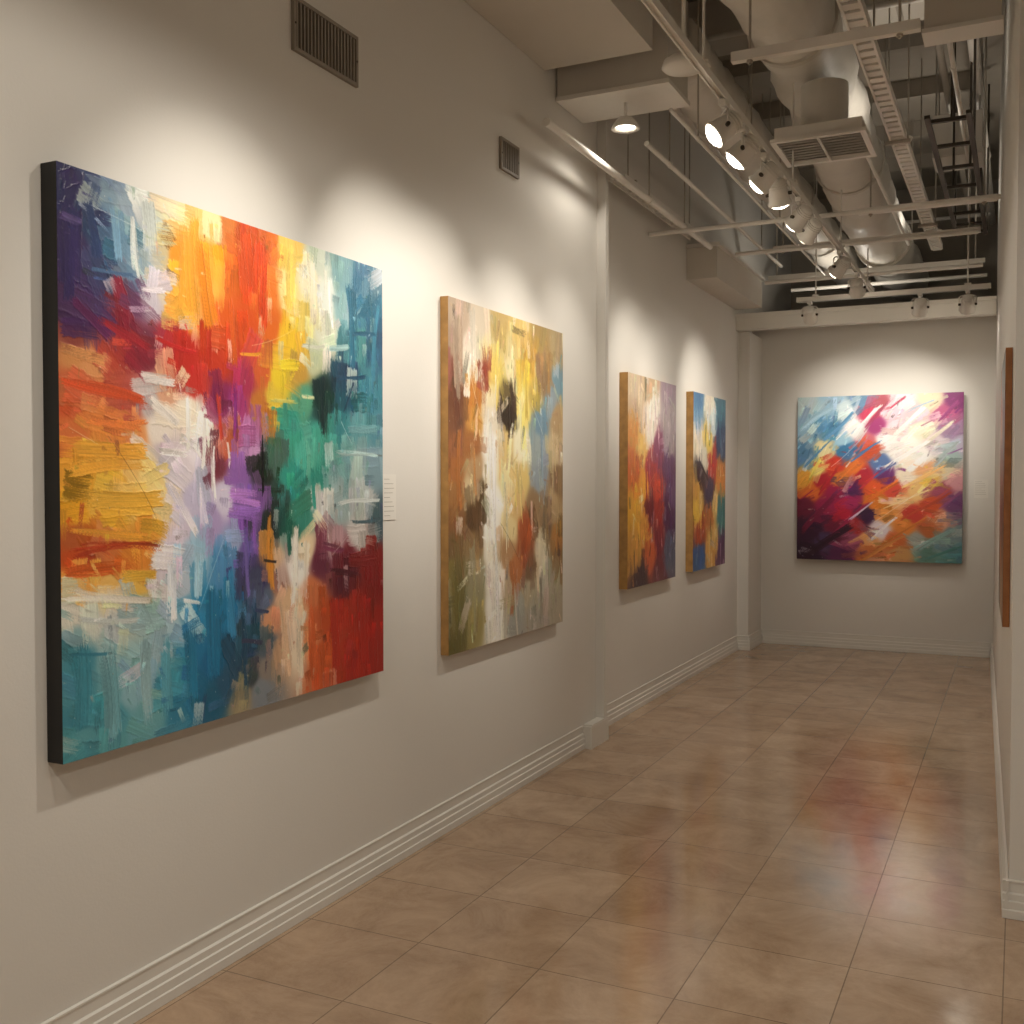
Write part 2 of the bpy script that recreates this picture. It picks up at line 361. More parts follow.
A1 = parse_acc("""70,195,72,300,40,30265a 88,200,100,260,30,2c3f6c 118,205,124,270,24,6c94b0 150,200,152,260,30,c4ccc8 135,215,138,280,14,dfe4e0 185,215,190,320,44,f0a030 205,240,212,330,36,f08a20 245,225,248,300,36,d04a1c 264,235,262,330,34,d8441a 232,300,236,370,26,d85a20 292,248,290,310,30,f4d060 312,262,314,330,22,f8f0d0 330,275,332,330,16,e8f0ec 352,285,354,370,30,2f6c88 374,290,374,420,20,3a7890
62,215,84,225,14,584880 90,270,140,278,10,486890 140,290,168,292,14,ddd4dc
70,300,115,345,26,5a2050 100,315,150,350,18,98202c 150,335,200,358,14,b42424 62,352,110,362,22,dc9458 62,382,150,400,20,d85028 80,420,150,425,16,e07838 70,455,150,455,40,f0a838 80,500,160,500,46,f2b43c 62,530,150,535,12,e09830 62,547,170,543,12,a83418 62,570,120,568,20,d85c20 120,578,155,576,20,ecb43c 62,598,150,602,18,e8e0d0 
140,375,175,380,18,d4ccc8 150,400,180,425,20,e4dcd4 160,450,190,452,16,f0e8e4 165,480,195,540,20,e4dce8
190,395,188,450,14,fbf7ee 205,405,204,470,18,f6f2ec 212,440,213,500,10,fbf7f4 218,390,222,440,10,d04030 236,380,238,440,12,8a3080 228,440,230,470,8,fbf7f4 200,480,203,530,14,d8d0ea 225,492,262,494,22,b87cd0 228,512,262,512,22,9868c4 262,430,262,500,10,14181c 270,490,282,492,12,203c34 278,365,300,365,26,f2d430 285,400,286,430,20,44a890 300,435,302,470,30,48b09c 322,380,323,436,14,0e2c30 338,378,368,378,10,1c4460 354,382,343,415,8,1c3c54 348,430,380,430,20,6ca0a8 330,455,382,455,12,a8c4c4 312,465,314,510,20,2c9484 335,500,382,498,14,ccd4d2 350,522,382,520,12,486470 288,520,290,555,18,186454 
270,400,300,402,10,e8e070 300,345,325,348,12,e4e8d4 325,350,350,348,14,9cc0c0 350,335,380,337,12,2a5c78 240,355,262,357,10,f0a030 300,395,316,398,10,dfe4b0
170,560,172,620,20,dce0e8 195,550,196,600,24,a8d0e4 210,580,210,690,36,2080b0 228,570,230,640,26,3488b8 190,620,190,700,34,2078a0 242,600,244,690,14,204c68 246,540,247,600,12,7060a8 268,515,270,590,20,cc8430 294,525,296,610,22,f4ece0 282,600,284,680,20,e4bc98 298,620,300,680,22,f4e0c4 320,545,345,552,14,7c3050 345,560,380,556,30,8c1c20 312,600,314,680,22,cc5828 335,590,337,680,36,b42c1c 362,590,364,670,44,b02218 330,570,360,575,14,501424 
240,640,262,642,12,3a3c58 252,610,268,612,10,384870 262,560,278,562,8,181820 180,600,200,602,10,e0ecf0
80,640,82,740,36,3c8ca0 110,640,112,740,36,74b0bc 140,640,142,730,34,9cc4cc 165,640,166,720,24,58a4b8 70,620,140,622,14,c8d0cc 66,655,110,654,8,2c7890 160,520,108,430,2.6,6a4020 66,425,100,445,2.6,f4dcb0 196,615,226,530,2.6,c8e0ec 165,470,205,400,2.6,f4f0f0 90,205,150,235,2.4,d8e0e8 340,420,352,445,3,e8f0f0 330,560,372,500,2.4,d8c8c8 300,265,322,290,3,ffffff 250,350,300,330,2.6,f8e0a0""")
P2 = parse("""460,320,b8a088 480,325,d0c0a8 500,330,c8a860 520,335,d8b860 540,345,a88848 557,350,b09868
455,345,a88c74 470,350,d8ccb8 488,350,e0d098 510,350,d8c078 530,360,c89838 545,362,b08850
455,370,8a5040 475,370,e0d4c0 485,378,a03c28 495,370,f0d060 510,370,e8d8a0 525,375,f0c840 545,380,907048 558,380,6a90a0
455,395,704028 475,395,c87828 490,395,f0e0b0 508,395,403018 520,395,f8e890 535,395,c8a848 550,400,8898a0
455,420,7a4a30 475,420,d89840 490,420,ece0c8 508,415,302010 522,410,f8e070 540,420,6088a0 557,420,b09060
455,445,a06038 472,445,a86830 490,445,f8f4e8 506,445,e8c878 520,445,f8f0c8 538,450,90a0a0 556,450,c8b080
455,470,b06830 475,470,c09868 490,475,f4ecd8 505,480,f0e0a0 520,480,e8c870 540,480,8a98a0 557,480,8a6840
455,495,a87038 472,490,d8c090 482,495,584018 495,500,f8f4e8 515,505,e0b870 535,505,987850 553,505,b89868
455,520,905c30 475,515,60401f 492,530,f8f4e8 510,530,e8d090 525,530,b05020 545,530,806848 557,540,b87830
455,545,806038 475,548,987848 492,550,f0e8d0 508,550,b88858 525,552,a04820 542,552,d8c8a8 556,560,906838
455,570,80703c 475,570,9c9470 495,580,f0e8d8 515,570,c07038 530,570,806040 550,570,a09880
455,600,706830 475,595,989068 495,605,f0ece0 510,595,c0a888 530,590,b8a888 552,585,b8a890
455,630,68602c 475,620,a09050 495,620,f0ece0 515,610,a0a098 535,605,a8a090 555,600,b4a890""")
A2 = parse_acc("""456,310,456,400,30,a89078 472,310,473,380,26,dcd0bc 497,340,497,410,20,f2d468 512,345,513,400,14,f4e8b0 526,345,527,430,18,e8c448 548,350,549,400,22,a87c40 508,392,509,440,10,241608 520,395,521,460,14,fbf0a8 488,400,489,470,14,f8f2e0 478,360,479,395,7,b03820 458,420,459,520,26,a8642c 474,440,475,500,16,cc8c48 495,440,496,640,16,fbf8f0 490,430,490,560,12,fbf8f0 506,470,507,560,12,f4e8c0 520,470,521,530,12,e8cc78 541,410,542,480,14,7898ac 552,430,553,500,14,cbb488 483,480,484,520,7,4c3410 478,505,479,545,8,583c18 524,510,526,570,12,b0481c 545,500,546,560,18,947850 455,560,456,640,24,6c642c 474,560,475,640,20,a09868 515,580,516,640,16,b8b0a0 540,570,541,630,26,b4aa94 530,400,545,440,3,f8f0d8 500,520,520,560,3,402810 465,350,480,420,3,fff8e8""")
P3 = parse("""635,390,d8c0a0 650,390,c8a880 668,395,a08898 635,430,e09030 650,430,ecdcc8 668,440,a898a0 635,470,d86820 650,465,a82830 668,470,583060
635,410,d0b088 652,410,f0e8d8 668,418,b0a0a0 658,450,883058 643,485,f0a030 658,510,a03028 671,495,605078
635,510,f0b030 650,510,6a1828 668,510,40204c 635,550,e0a040 650,550,d86030 668,550,586078 640,580,402030 660,575,702030 643,450,f0c060 658,490,c84028 645,530,e8a040 660,540,802838""")
A3 = parse_acc("""640,385,641,440,26,dcc8a8 652,385,653,450,26,f2ead8 666,390,667,450,22,b4a4a8 655,400,655,430,10,a06878 634,420,635,480,16,e89c30 646,450,647,500,22,a82028 660,450,661,510,16,702858 670,460,671,540,14,504080 638,490,639,540,16,f2b434 652,480,653,540,16,5c1424 645,520,646,570,14,e07028 658,530,659,575,18,78243c 634,550,635,585,16,5c3030 648,430,650,500,5,fff4e0 642,500,656,470,4,f8d070 664,500,650,530,4,e86830""")
P4 = parse("""697,400,3a70a0 710,405,e8dcc8 720,410,407890 697,440,ecdcc0 708,440,f0c850 720,440,203868 700,475,101828 712,465,c02820 720,480,e08830
697,420,7098b8 712,422,c8d8d8 704,455,d8d0b8 697,490,d09840 710,492,283858 715,505,e0b868
697,510,f0c040 710,520,c07030 720,510,308080 700,535,b84820 712,535,e8b860 700,555,3060a0 712,550,e0a040 722,555,603060""")
A4 = parse_acc("""698,398,699,430,26,3c78a8 708,400,709,440,22,ece4d4 719,405,720,450,20,3c7894 701,430,702,460,16,e8dcc0 711,430,711,470,16,f0c84c 700,465,708,480,24,0c1420 714,455,715,480,18,c42420 721,470,721,510,14,e08830 698,490,699,530,16,f0c040 710,500,710,540,18,b8602c 719,500,720,540,16,2c7c80 704,540,705,565,22,2c5c98 716,540,717,560,16,e8b050""")
P5 = parse("""805,405,a8bcc0 830,405,8fb4cc 860,400,6088a8 880,405,b04858 900,400,d8dce4 930,400,e8d8b8 955,400,8a3a78
843,412,c8dce4 870,415,c8385c 890,412,e4c4d4 915,415,e0c0c8 943,415,c05888
805,430,7ea4bc 830,430,4a86b4 855,430,f0ecec 875,425,a83878 895,430,f0d0d8 920,430,f4e8d0 950,430,a080a0
842,440,9cc8e0 865,442,d06878 885,440,f4f0f0 908,445,f8f4ec 935,445,d8c8d0 958,445,b8b0c8
805,455,5080a8 825,450,e8d8a0 845,450,3a78b0 870,450,d05030 895,450,f4f0ec 920,455,f4f0ec 950,455,a0b8b8
815,468,f0d870 835,465,d83828 855,468,f07830 880,462,5878b0 905,465,f8e8d8 925,470,e8a878 945,470,d8c8a8
805,480,e8a038 822,482,b82030 840,480,e08030 862,475,c02838 885,475,703070 905,475,f0e0c8 930,480,e8c050 955,480,d09098
812,492,e06828 835,492,a01848 850,490,582058 875,488,e85828 895,492,d84838 918,492,f0c078 942,490,a04860
805,505,701838 825,505,98184a 850,500,a82058 875,500,e07828 900,500,f0b070 930,505,d05028 955,505,704070
820,518,58183c 842,515,c01838 865,515,3c1840 888,515,e89848 912,515,c83830 940,520,e0a080
810,530,3c1438 835,530,701838 855,525,b02830 880,530,e0d0d8 905,525,e08030 930,530,b86030 955,535,708890
825,542,483058 850,540,a04868 870,540,e8a060 895,542,d86830 918,542,98a098 942,545,80a0a0
810,553,2c1030 840,553,582050 870,553,d07038 900,553,d09858 930,553,608c80 955,553,508890""")
A5 = parse_acc("""800,430,830,405,26,9cc0d4 820,445,855,412,18,5890bc 850,440,880,402,16,f4f4f4 862,430,892,398,12,a83c60 888,410,905,396,12,c03858 885,440,930,405,22,fbf6f0 915,450,955,420,16,f4ead4 935,425,960,398,18,96407c 905,412,935,398,10,a8c8e0 800,470,830,440,16,4c84b0 845,465,880,440,14,3c74b0 808,480,822,455,16,f4d860 818,495,838,465,16,c02030 836,480,860,458,14,e87830 880,470,930,440,18,fbf8f4 930,470,960,440,18,b4c4c8 858,490,880,470,14,c83040 872,480,895,460,12,5868a8 900,490,950,462,14,f0b870 800,530,840,490,30,7c1840 825,540,870,500,20,a01c4c 800,560,850,525,30,34122c 860,505,900,480,16,e87028 880,510,930,488,12,f4c890 900,520,955,488,14,d04c30 870,540,900,515,12,ece0e4 850,520,875,500,10,d8c8e0 880,545,930,515,14,e07c30 860,560,905,535,14,d88840 915,550,960,525,18,7ca09c 920,562,962,545,16,4c8c88 940,510,962,490,12,8c4878 830,470,870,430,4,ffffff 870,525,950,470,4,fff0d8 850,545,920,500,4,f8d090 835,440,850,425,10,e8f0f4 945,455,962,448,8,885090 800,500,815,488,10,b02040""")

def style_grid(u, v, rg):
    r = rg.random()
    if u > 0.32 and r < 0.75: return math.pi/2+rg.normal(0, 0.10)
    if u <= 0.32 and r < 0.45: return 0.45+rg.normal(0, 0.35)
    if r < 0.85: return rg.normal(0.0, 0.12)+(math.pi/2 if rg.random() < 0.5 else 0)
    return rg.uniform(0, math.pi)
def style_vert(u, v, rg):
    return math.pi/2+rg.normal(0, 0.16)+(math.pi if rg.random() < .5 else 0) if rg.random() < 0.8 else rg.uniform(0, math.pi)
def style_burst(u, v, rg):
    return math.atan2(v-0.85, u+0.15)*0.85+rg.normal(0, 0.35)+(math.pi if rg.random() < .4 else 0)
BIG = [(120, (0.04, 0.09), (0.02, 0.045), 0.5, 0.05, 0.006, 0.5), (260, (0.02, 0.06), (0.012, 0.030), 0.8, 0.07, 0.010, 0.6),
       (380, (0.012, 0.040), (0.006, 0.018), 0.75, 0.10, 0.014, 0.7), (460, (0.006, 0.024), (0.0018, 0.007), 0.75, 0.15, 0.016, 0.8)]
MED = [(90, (0.04, 0.10), (0.015, 0.035), 0.5, 0.05, 0.01, 0.5), (160, (0.03, 0.09), (0.010, 0.024), 0.75, 0.08, 0.02, 0.6),
       (280, (0.015, 0.05), (0.004, 0.012), 0.8, 0.11, 0.025, 0.75), (300, (0.008, 0.03), (0.002, 0.006), 0.8, 0.17, 0.025, 0.8)]

def hang_left(Y0, Y1, zt, zb, thick, Xw, pts, acc, N, M, style, seed, nst, em, sat=1.05):
    Xf = Xw+0.002+thick; g = (Xf, Y0, Y1, zt, zb)
    ctrl = [left_uv(px, py, *g)+(c,) for px, py, c in pts]
    ac = [left_uv(a[0], a[1], *g)+left_uv(a[2], a[3], *g)+(a[4]/1000, a[5]) for a in acc]
    make_painting((Xf, Y0, zt), (0, 1, 0), Y1-Y0, zt-zb, thick, (1, 0, 0), ctrl, N, M, style, seed, nst, em, sat=sat, accents=ac)
hang_left(2.0, 3.58, 2.457, 0.845, 0.058, XN, P1, A1, 760, 760, style_grid, 3, BIG, M_black, sat=0.94)
hang_left(4.15, 5.47, 2.447, 0.82, 0.040, XN, P2, A2, 380, 460, style_vert, 5, MED, M_wood, sat=0.85)
hang_left(6.73, 7.83, 2.355, 0.885, 0.060, XF, P3, A3, 220, 300, style_vert, 8, MED, M_wood, sat=0.92)
hang_left(8.31, 9.34, 2.35, 0.885, 0.060, XF, P4, A4, 200, 280, style_vert, 9, MED, M_wood, sat=0.88)
Yb = 10.6-0.10
def back_uv(px, py):
    x, y, z = ray(px, py); k = Yb/y; return (k*x+1.97)/1.495, (2.445-(EH+z*k))/1.58
c5 = [back_uv(px, py)+(c,) for px, py, c in P5]
a5 = [back_uv(a[0], a[1])+back_uv(a[2], a[3])+(a[4]/1000*1.3, a[5]) for a in A5]
make_painting((-1.97, Yb, 2.445), (1, 0, 0), 1.495, 1.58, 0.045, (0, -1, 0), c5, 380, 400, style_burst, 12, MED, M_grey, gap=0.054, accents=a5, sat=0.92)
dirR = Vector((0.19, -6.34, 0)).normalized(); nR = Vector((-6.34, -0.19, 0)).normalized()
far = Vector((-0.02, 4.26, 0))-dirR*1.35
cor = far+nR*0.027; cor.z = 2.14
P6 = [(random.random(), random.random(), random.choice(['402018', '703020', '201818', 'a06030', '304050', 'c09050'])) for _ in range(20)]
make_painting(cor, dirR, 1.0, 1.11, 0.025, nR, P6, 120, 130, style_vert, 20, [(100, (0.05, 0.14), (0.02, 0.05), 0.8, 0.1, 0.03, 0.5)], M_wood2)

# ------------------------------------------------------------ labels
def label(name, o, ax, nrm, w, h):
    b = MB(); o = Vector(o); ax = Vector(ax); nrm = Vector(nrm); z = Vector((0, 0, 1))
    M = Matrix((ax, nrm, z)).transposed().to_4x4(); M.translation = o
    b.box((0, 0.001, 0), (w, 0.003, h), M_paper, M)
    y = h*0.9; k = 0
    while y > h*0.1:
        ww = w*(0.8 if k % 4 else 0.5)*random.uniform(0.8, 1)
        b.box((w*0.08, 0.0031, y-0.0018), (w*0.08+ww, 0.0034, y), M_ink, M); y -= h/10; k += 1
    b.obj(name)
label('wall_label', (XN, 3.67, 1.45), (0, 1, 0), (1, 0, 0), 0.10, 0.19)
label('wall_label', (-0.385, 10.6, 1.47), (1, 0, 0), (0, -1, 0), 0.12, 0.17)

# ------------------------------------------------------------ vents on wall
def wall_vent(Y0, Y1, z0, z1):
    b = MB(); x = XN+0.001; t = 0.014; fr = 0.014
    b.box((x, Y0+fr, z0+fr), (x+0.003, Y1-fr, z1-fr), M_void)
    b.box((x, Y0, z0), (x+t, Y1, z0+fr), M_grille); b.box((x, Y0, z1-fr), (x+t, Y1, z1), M_grille)
    b.box((x, Y0, z0+fr), (x+t, Y0+fr, z1-fr), M_grille); b.box((x, Y1-fr, z0+fr), (x+t, Y1, z1-fr), M_grille)
    n = int((Y1-Y0-2*fr)/0.020)
    for i in range(n):
        y = Y0+fr+(i+0.5)*(Y1-Y0-2*fr)/n
        b.box((x+0.003, y-0.0040, z0+fr), (x+0.011, y+0.0040, z1-fr), M_grille)
    for yy in (Y0+0.008, Y1-0.008):
        b.cyl((x+t, yy, (z0+z1)/2), (x+t+0.002, yy, (z0+z1)/2), 0.004, M_darkmetal, 8)
    b.obj('air_vent')
wall_vent(3.08, 3.485, 3.155, 3.35)
wall_vent(4.747, 4.957, 3.18, 3.34)

# ------------------------------------------------------------ track lights
TX, TZ = -1.2, 3.3
def track(name, a, c, hang):
    e = empty(name); b = MB(); a = Vector(a); c = Vector(c); t = (c-a).normalized(); s = t.cross(Vector((0, 0, 1)))
    M = Matrix((t, s, Vector((0, 0, 1)))).transposed().to_4x4(); M.translation = a; L = (c-a).length
    b.box((0, -0.017, 0.006), (L, 0.017, 0.03), M_white, M)
    b.box((0, -0.017, -0.006), (L, -0.011, 0.006), M_white, M); b.box((0, 0.011, -0.006), (L, 0.017, 0.006), M_white, M)
    b.box((-0.01, -0.02, -0.008), (0.0, 0.02, 0.032), M_white, M); b.box((L, -0.02, -0.008), (L+0.01, 0.02, 0.032), M_white, M)
    b.obj('rail', e); b = MB()
    for q in hang:
        p = a+t*q; b.cyl(p+Vector((0, 0, 0.03)), (p.x, p.y, TOP-0.002), 0.006, M_white, 8)
        b.cyl((p.x, p.y, TOP-0.02), (p.x, p.y, TOP-0.002), 0.04, M_white, 14)
        b.box(p+Vector((-0.025, -0.025, 0.03)), p+Vector((0.025, 0.025, 0.045)), M_white)
    b.obj('hangers', e)
track('lighting_track', (TX, -2.0, TZ), (TX, 9.8, TZ), [0.5, 2.5, 4.5, 6.3, 8.2, 10, 11.5])
track('lighting_track', (-1.75, 9.3, TZ-0.12), (-0.24, 9.3, TZ-0.12), [0.15, 1.35])

WARM = (1.0, 0.92, 0.80)
def add_light(parent, loc, d, power, size, blend, soft):
    l = bpy.data.lights.new('beam', 'SPOT'); l.energy = power; l.color = WARM; l.spot_size = math.radians(size); l.spot_blend = blend
    l.shadow_soft_size = soft
    lo = bpy.data.objects.new('beam', l); COL.objects.link(lo); lo.location = loc
    lo.rotation_euler = Vector(d).to_track_quat('-Z', 'Y').to_euler(); lo.parent = parent
def spot(base, target, power, size=62, blend=1.0, sc=1.08, spill=0):
    e = empty('track_spotlight'); b = MB(); base = Vector(base); target = Vector(target)
    piv = base+Vector((0, 0, -0.115*sc))
    d = (target-piv).normalized(); z = -d
    x = Vector((0, 0, 1)).cross(z); x = x.normalized() if x.length > 1e-3 else Vector((1, 0, 0)); y = z.cross(x)
    M = Matrix((x, y, z)).transposed().to_4x4(); M.translation = piv
    b.box(base+Vector((-0.016, -0.045, -0.032)), base+Vector((0.016, 0.045, -0.007)), M_white)
    b.cyl(base+Vector((0, 0, -0.032)), base+Vector((0, 0, -0.05)), 0.011, M_white, 12)
    r = 0.052*sc
    up = base+Vector((0, 0, -0.05))
    for s_ in (-1, 1):
        b.sweep([up, up+x*s_*(r+0.008)*0.8+Vector((0, 0, -0.004)), up+x*s_*(r+0.01)+Vector((0, 0, -0.02)), piv+x*s_*(r+0.008)], 0.005, M_white, 8)
        b.cyl(piv+x*s_*(r-0.004), piv+x*s_*(r+0.014), 0.010, M_darkmetal, 10)
    b.lathe([(0.075*sc, 0.001), (0.075*sc, r*0.55), (0.068*sc, r*0.72), (0.03*sc, r*0.82), (0.0, r*0.95), (-0.03*sc, r), (-0.04*sc, r*1.12), (-0.052*sc, r*1.15), (-0.054*sc, r*1.04), (-0.045*sc, r*0.95)], M_white, M, 28)
    for k in range(3):
        zz = (0.03+0.012*k)*sc
        b.lathe([(zz, r*0.78), (zz, r*0.92), (zz+0.004, r*0.92), (zz+0.004, r*0.78)], M_white, M, 24)
    b.obj('lamp_body', e)
    b = MB(); b.lathe([(-0.074*sc, 0.0005), (-0.071*sc, r*0.45), (-0.062*sc, r*0.8), (-0.046*sc, r*0.96)], M_lens, M, 24); b.obj('lamp_lens', e)
    loc = M @ Vector((0, 0, -0.088*sc))
    if power > 0: add_light(e, loc, d, power, size, blend, 0.03)
    if spill > 0: add_light(e, loc, (0, 0, -1), spill, 176, 0.3, 0.06)  # extra wide downward lamp added for ambient fill, beside the aimed beam
B = TZ
T = lambda y, tgt, p, **k: spot((TX, y, B), tgt, p, **k)
T(2.60, (XN, 2.72, 1.9), 84, size=70, spill=10)
T(2.95, (XN, 3.80, 2.15), 105, size=52)
T(4.64, (XN, 3.98, 2.2), 54, size=50)
T(5.0, (XN, 4.80, 1.95), 84, size=62, spill=10)
T(5.47, (XN, 5.60, 2.15), 40, size=54)
T(5.81, (-1.1, 7.6, 0.0), 50, size=80)
T(6.39, (XF, 7.05, 2.15), 74, size=56, spill=8)
T(6.75, (XF, 7.7, 2.0), 44, size=56)
T(7.96, (XF, 8.75, 2.05), 96, size=58, spill=8)
T(8.84, (-1.2, 10.6, 2.0), 84, size=60)
T(1.6, (XN, 1.2, 1.6), 18, size=80, spill=18)  # unseen heads from here to the rear, added as room fill
T(0.4, (-0.8, 1.6, 0.0), 58, size=110)
T(-1.0, (XN, -1.0, 1.5), 50, size=90, spill=25)
S2 = lambda x, tgt, p, **k: spot((x, 9.3, B-0.12), tgt, p, **k)
S2(-1.65, (-1.6, 10.6, 2.2), 22, size=60)
S2(-0.76, (-0.95, 10.6, 2.15), 34, size=60)
S2(-0.40, (-0.55, 10.6, 2.1), 15, size=60, spill=4)

# ------------------------------------------------------------ soffit & ceiling services
b = MB(); b.box((XN+0.002, -2.99, 3.86), (-1.75, 5.3, 3.98), M_soffit)
b.box((-1.80, -2.99, 3.981), (-1.751, 5.299, 4.6), M_soffit); b.obj('ceiling_soffit')
b = MB(); b.box((XF+0.002, 8.3, 3.25), (-2.2, 9.92, 3.5), M_soffit); b.box((XF+0.002, 8.28, 3.501), (-2.17, 9.92, 3.53), M_trim); b.obj('wall_soffit')

def hanger(b, x, y, z, r=0.005, m=None): b.cyl((x, y, z), (x, y, TOP-0.002), r, m or M_galv, 6)
def pipe(name, pts, r, m, hang=(), seg=12):
    b = MB(); b.sweep(pts, r, m, seg)
    for (x, y, z) in hang:
        hanger(b, x, y, z+r)
        b.sweep([(x, y-0.012, z), (x, y+0.012, z)], r*1.3, m, seg)
    return b.obj(name)

pipe('sprinkler_pipe', [(-2.2, 4.95, 3.45), (-2.2, 8.1, 3.45)], 0.022, M_white, [(-2.2, 6.6, 3.45), (-2.2, 7.4, 3.45)])
pipe('sprinkler_pipe', [(-2.0, 5.95, 3.6), (-2.0, 9.8, 3.6)], 0.016, M_white, [(-2.0, 6.4, 3.6), (-2.0, 9, 3.6)])
pipe('conduit', [(-2.43, 7.3, 3.40), (-0.13, 7.3, 3.40)], 0.016, M_white, [(-1.5, 7.3, 3.40)])
b = MB()
for x in (-2.36, -2.26): b.box((x-0.006, 6.3, 3.52), (x+0.006, 8.1, 3.55), M_white)
for y in np.arange(6.35, 8.1, 0.14): b.box((-2.354, y, 3.525), (-2.266, y+0.02, 3.54), M_white)
for y in (6.5, 7.9): hanger(b, -2.31, y, 3.56); b.box((-2.37, y-0.01, 3.551), (-2.25, y+0.01, 3.561), M_galv)
b.obj('ladder_rack')
def strut(name, x0, x1, y, z, h=0.042):
    b = MB(); b.box((x0, y-0.02, z), (x1, y+0.02, z+0.006), M_white); b.box((x0, y-0.02, z+0.0061), (x1, y-0.014, z+h), M_white); b.box((x0, y+0.014, z+0.0061), (x1, y+0.02, z+h), M_white)
    for x in (x0+0.08, x1-0.08): hanger(b, x, y, z-0.02, 0.006); b.cyl((x, y, z-0.012), (x, y, z-0.001), 0.014, M_galv, 6)
    b.obj(name)
strut('unistrut_bar', -1.17, -0.39, 4.65, 3.46)
strut('unistrut_bar', -1.05, -0.16, 7.8, 3.5)
strut('unistrut_bar', -1.9, -0.3, 9.0, 3.56)
strut('unistrut_bar', -2.2, -0.3, 10.2, 3.55)

b = MB(); cx = -0.67; z = 3.62
for s_ in (-1, 1): b.box((cx+s_*0.04-0.006, 2.0, z), (cx+s_*0.04+0.006, 9.8, z+0.045), M_white)
y = 2.05
while y < 9.8:
    b.box((cx-0.034, y, z+0.004), (cx+0.034, y+0.06, z+0.014), M_white); y += 0.09
for y in (3, 5, 6.6, 8.8):
    for s_ in (-1, 1): hanger(b, cx+s_*0.055, y, z-0.01)
    b.box((cx-0.07, y-0.015, z-0.02), (cx+0.07, y+0.015, z-0.001), M_galv)
b.obj('cable_tray')

def path(pts, n=60):
    pts = [Vector(p) for p in pts]; out = []
    P = [pts[0]]+pts+[pts[-1]]
    segs = len(pts)-1
    for i in range(segs):
        p0, p1, p2, p3 = P[i:i+4]
        for k in range(n//segs):
            t = k/(n//segs)
            out.append(0.5*((2*p1)+(-p0+p2)*t+(2*p0-5*p1+4*p2-p3)*t*t+(-p0+3*p1-3*p2+p3)*t**3))
    out.append(pts[-1]); return out
def duct(name, pts, r, rings, wr=0.03, m=M_duct, n=90, seg=28, hang=()):
    b = MB(); p = path(pts, n)
    b.sweep(p, lambda t: r*(1+0.05*math.sin(t*rings*2*math.pi)+0.04*math.sin(t*rings*0.77*2*math.pi+1)), m, seg, wr=wr)
    for (q) in hang:
        i = int(q*(len(p)-1)); c = p[i]; t = (p[i+1]-p[i-1]).normalized()
        b.sweep([c-t*0.02, c+t*0.02], r*1.09, M_soffit, seg)
        for s_ in (-1, 1):
            x = t.cross(Vector((0, 0, 1)))*r*1.08*s_; hanger(b, c.x+x.x, c.y+x.y, c.z)
    return b.obj(name)
duct('flexible_duct', [(-1.40, 2.5, 4.25), (-1.28, 4.3, 4.2), (-1.15, 5.9, 4.13), (-1.16, 8.0, 3.98), (-1.16, 9.6, 3.84), (-1.16, 12.5, 3.85)], 0.23, 20, hang=(0.15, 0.4, 0.62, 0.85))
duct('flexible_duct', [(-1.82, 5.87, 4.1), (-1.80, 6.6, 4.05), (-1.75, 8.2, 3.98), (-1.7, 10.2, 3.9), (-1.7, 12.4, 3.9)], 0.17, 18, hang=(0.3, 0.6))
b = MB(); b.box((-2.36, 5.46, 3.765), (-1.72, 5.84, 4.32), M_soffit); b.box((-2.364, 5.45, 3.74), (-1.71, 5.85, 3.764), M_white)
hanger(b, -2.3, 5.5, 4.3); hanger(b, -1.8, 5.5, 4.3); b.obj('supply_air_box')
def diffuser(x0, x1, y0, y1, z):
    b = MB(); fr = 0.03
    b.box((x0, y0, z), (x1, y0+fr, z+0.02), M_white); b.box((x0, y1-fr, z), (x1, y1, z+0.02), M_white)
    b.box((x0, y0+fr, z), (x0+fr, y1-fr, z+0.02), M_white); b.box((x1-fr, y0+fr, z), (x1, y1-fr, z+0.02), M_white)
    b.box((x0+fr, y0+fr, z+0.05), (x1-fr, y1-fr, z+0.055), M_void)
    n = 9
    for i in range(n):
        yy = y0+fr+(i+0.5)*(y1-y0-2*fr)/n
        Mx = Matrix.Translation((0, yy, z+0.02)) @ Matrix.Rotation(0.7, 4, 'X')
        b.box((x0+fr, -0.016, -0.002), (x1-fr, 0.016, 0.002), M_white, Mx)
    b.box(((x0+x1)/2-0.006, y0+fr, z+0.0), ((x0+x1)/2+0.006, y1-fr, z+0.012), M_white)
    b.box((x0+0.02, y0+0.02, z+0.021), (x1-0.02, y0+0.03, z+0.08), M_white); b.box((x0+0.02, y1-0.03, z+0.021), (x1-0.02, y1-0.02, z+0.08), M_white)
    b.box((x0+0.02, y0+0.03, z+0.021), (x0+0.03, y1-0.03, z+0.08), M_white); b.box((x1-0.03, y0+0.03, z+0.021), (x1-0.02, y1-0.03, z+0.08), M_white)
    b.box((x0+0.02, y0+0.02, z+0.081), (x1-0.02, y1-0.02, z+0.085), M_white)
    b.cyl(((x0+x1)/2, (y0+y1)/2, z+0.085), ((x0+x1)/2, (y0+y1)/2, z+0.36), 0.13, M_duct, 24)
    b.obj('ceiling_diffuser')
diffuser(-1.28, -0.77, 5.95, 6.45, 3.50)
b = MB(); b.box((-0.42, 5.2, 3.681), (-0.1, 5.35, TOP-0.002), M_soffit); b.box((-0.43, 5.19, 3.66), (-0.09, 5.36, 3.68), M_trim); b.obj('duct_riser')
b = MB(); b.box((-0.60, 8.2, 3.95), (-0.27, 8.6, 4.25), M_soffit)
for y in (8.25, 8.55): hanger(b, -0.58, y, 4.25); hanger(b, -0.29, y, 4.25)
b.obj('junction_duct')
b = MB(); b.box((-2.40, 6.75, 4.5), (-0.45, 7.1, 4.74), M_soffit)
